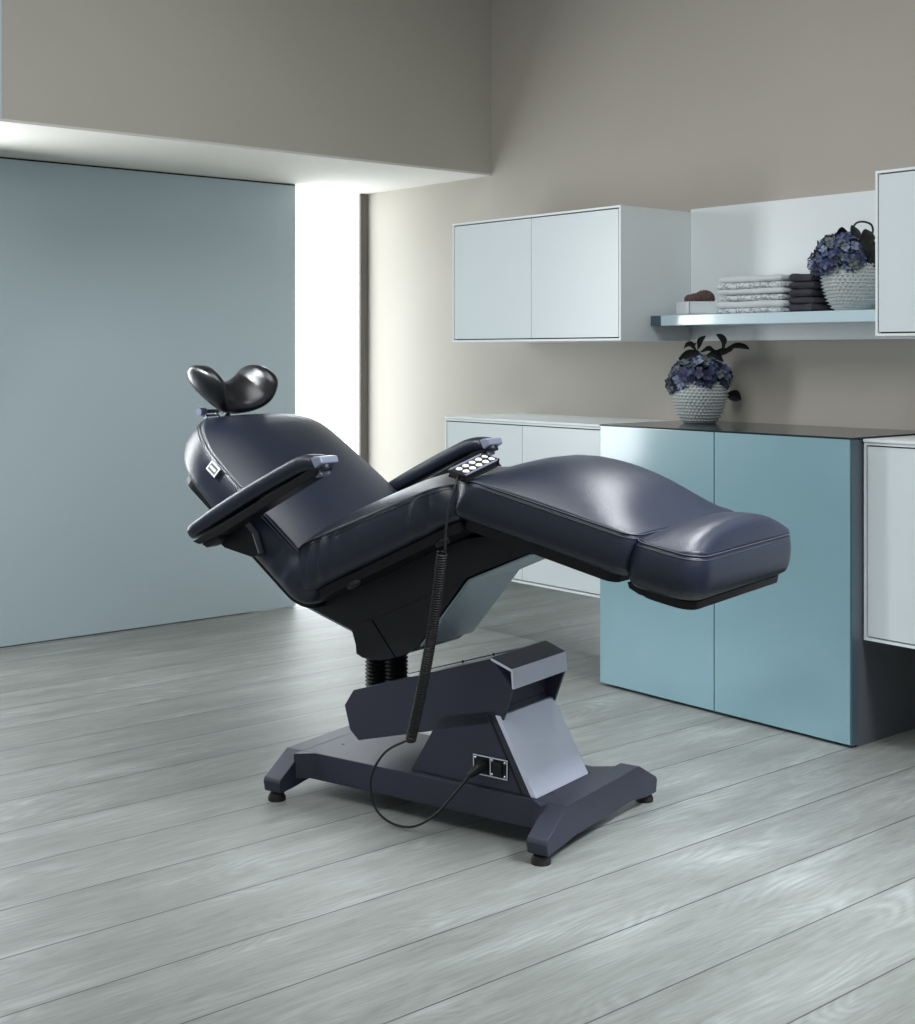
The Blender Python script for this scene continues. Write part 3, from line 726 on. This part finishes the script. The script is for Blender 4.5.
# ------------------------------------------------------------------ hand control lying on the seat edge, with its coiled lead
def wl(a, b, c):
    th = R(-76); return Vector((2.353+a*math.cos(th)-b*math.sin(th), 2.80+a*math.sin(th)+b*math.cos(th), c))
hc = thing('hand_control', 'black hand control with white buttons and coiled lead on the chair seat', 'remote control', (2.353, 2.80, 0), R(-76))
eu = Vector((0.037, 0.08, 0.0336)); lu = 0.098; ew = Vector((0.077, -0.03, -0.008)); eu.normalize(); ew = (ew-eu*ew.dot(eu)).normalized(); en = eu.cross(ew)
if en.z < 0: en = -en
O = Vector((0.160, -0.262, 0.9155))
def slab(o, du, dw, dn, bev=0.0):
    b2 = bmesh.new(); bmesh.ops.create_cube(b2, size=1)
    for v in b2.verts: v.co = o+eu*(v.co.x+.5)*du+ew*(v.co.y+.5)*dw+en*(v.co.z+.5)*dn
    if bev: bmesh.ops.bevel(b2, geom=b2.edges[:], offset=bev, segments=2, affect='EDGES')
    return b2
obj('housing', slab(O-en*0.014, lu, 0.078, 0.014, 0.003), M['black'], hc)
obj('rim', slab(O, lu, 0.003, 0.003), M['capgrey'], hc); obj('rim', slab(O+ew*0.075, lu, 0.003, 0.003), M['capgrey'], hc)
for i in range(5):
    for j in range(2):
        c0 = O+eu*(0.017+0.0195*i)+ew*(0.023+0.032*j)+en*0.0005
        bm = bmesh.new(); vs0 = []; vs1 = []
        for k in range(16):
            a = 2*math.pi*k/16; off = eu*math.cos(a)*0.0072+ew*math.sin(a)*0.0115
            vs0.append(bm.verts.new(c0+off)); vs1.append(bm.verts.new(c0+off*0.9+en*0.0018))
        bm.faces.new(vs1)
        for k in range(16): bm.faces.new((vs0[k], vs0[(k+1) % 16], vs1[(k+1) % 16], vs1[k]))
        obj('button', bm, M['button'], hc)
cs = O+ew*0.012-en*0.012
lead = spline([O+eu*0.006+ew*0.040-en*0.008, (0.206, -0.292, 0.893), (0.206, -0.302, 0.872), (0.197, -0.309, 0.830), (0.190, -0.312, 0.785), (0.188, -0.314, 0.735), (0.186, -0.312, 0.715)], 8)
P0, P1 = Vector((0.182, -0.318, 0.722)), Vector((0.060, -0.285, 0.243))
ax = (P1-P0).normalized(); u = ax.orthogonal().normalized(); w_ = ax.cross(u)
turns = 78; coil = []
for k in range(turns*11+1):
    t = k/(turns*11); a = 2*math.pi*k/11
    bow = Vector((0.010, 0, 0))*math.sin(math.pi*t)
    coil.append(P0+(P1-P0)*t+bow+(u*math.cos(a)+w_*math.sin(a))*0.0115)
obj('cord', tube(lead, 0.0032, 8), M['rubber'], hc, True)
obj('coiled_lead', tube(coil, 0.0026, 6), M['rubber'], hc, True)
lp = spline([P1, (0.035, -0.28, 0.235), (-0.04, -0.265, 0.19), (-0.092, -0.255, 0.115), (-0.085, -0.25, 0.045), (-0.04, -0.247, 0.012), (0.03, -0.245, 0.012), (0.095, -0.235, 0.05), (0.15, -0.215, 0.115), (0.178, -0.195, 0.158), (0.185, -0.178, 0.168)], 8)
obj('cord', tube(lp, 0.0032, 8), M['rubber'], hc, True)
bm = bmesh.new(); add_tube(bm, [(0.176, -0.200, 0.154), (0.186, -0.178, 0.168), (0.189, -0.1655, 0.170), (0.189, -0.1555, 0.171)], [0.006, 0.013, 0.015, 0.015], 14)
obj('plug', bm, M['black'], hc, True, 40)

# ------------------------------------------------------------------ light
def area(name, loc, target, sx, sy, power, col=(1, 1, 1)):
    l = bpy.data.lights.new(name, 'AREA'); l.shape = 'RECTANGLE'; l.size = sx; l.size_y = sy; l.energy = power; l.color = col
    o = bpy.data.objects.new(name, l); C.objects.link(o); o.location = loc
    o.rotation_euler = (Vector(target)-Vector(loc)).to_track_quat('-Z', 'Y').to_euler()
    return o
lw = area('left_window_light', (1.6, 5.28, 1.40), (2.3, 2.6, 0.9), 0.5, 1.7, 32, (0.95, 0.98, 1.0)); lw.data.spread = R(180)
area('side_light', (0.1, 4.3, 2.9), (2.10, 3.42, 0.85), 0.5, 0.5, 2.5, (0.95, 0.98, 1.0)).data.spread = R(22)
k = area('key_light', (2.9, 0.7, 2.6), (2.5, 2.25, 0.3), 1.0, 1.0, 18, (0.90, 0.94, 1.0)); k.data.spread = R(52)
area('overhead_light', (1.35, 2.4, 3.15), (1.35, 2.4, 0), 2.2, 2.2, 58, (0.97, 0.99, 1.0))
sl = bpy.data.lights.new('foot_highlight_spot', 'SPOT'); sl.energy = 120; sl.spot_size = R(26); sl.spot_blend = 0.6; sl.shadow_soft_size = 0.22; sl.color = (0.95, 0.98, 1.0)  # added spot that puts the highlight on the foot cushion
so2 = bpy.data.objects.new('foot_highlight_spot', sl); C.objects.link(so2); so2.location = (3.7, 2.75, 2.9)
so2.rotation_euler = (Vector((2.55, 2.1, 0.8))-so2.location).to_track_quat('-Z', 'Y').to_euler()
wd = bpy.data.worlds.new('world'); bpy.context.scene.world = wd; wd.use_nodes = True
bg = wd.node_tree.nodes['Background']; bg.inputs['Color'].default_value = (0.90, 0.96, 1.0, 1); bg.inputs['Strength'].default_value = 0.34

# ------------------------------------------------------------------ camera
cam = bpy.data.cameras.new('camera'); co = bpy.data.objects.new('camera', cam); C.objects.link(co)
co.location = (0, 0, 1.2); co.rotation_euler = (R(90), 0, R(50-90))
cam.sensor_fit = 'HORIZONTAL'; cam.sensor_width = 36; cam.lens = 36*1370/915; cam.shift_y = -158/915; cam.clip_start = 0.05
sc_ = bpy.context.scene; sc_.camera = co
sc_.view_settings.view_transform = 'Standard'; sc_.view_settings.look = 'None'; sc_.view_settings.exposure = 0.2
sc_.cycles.max_bounces = 8
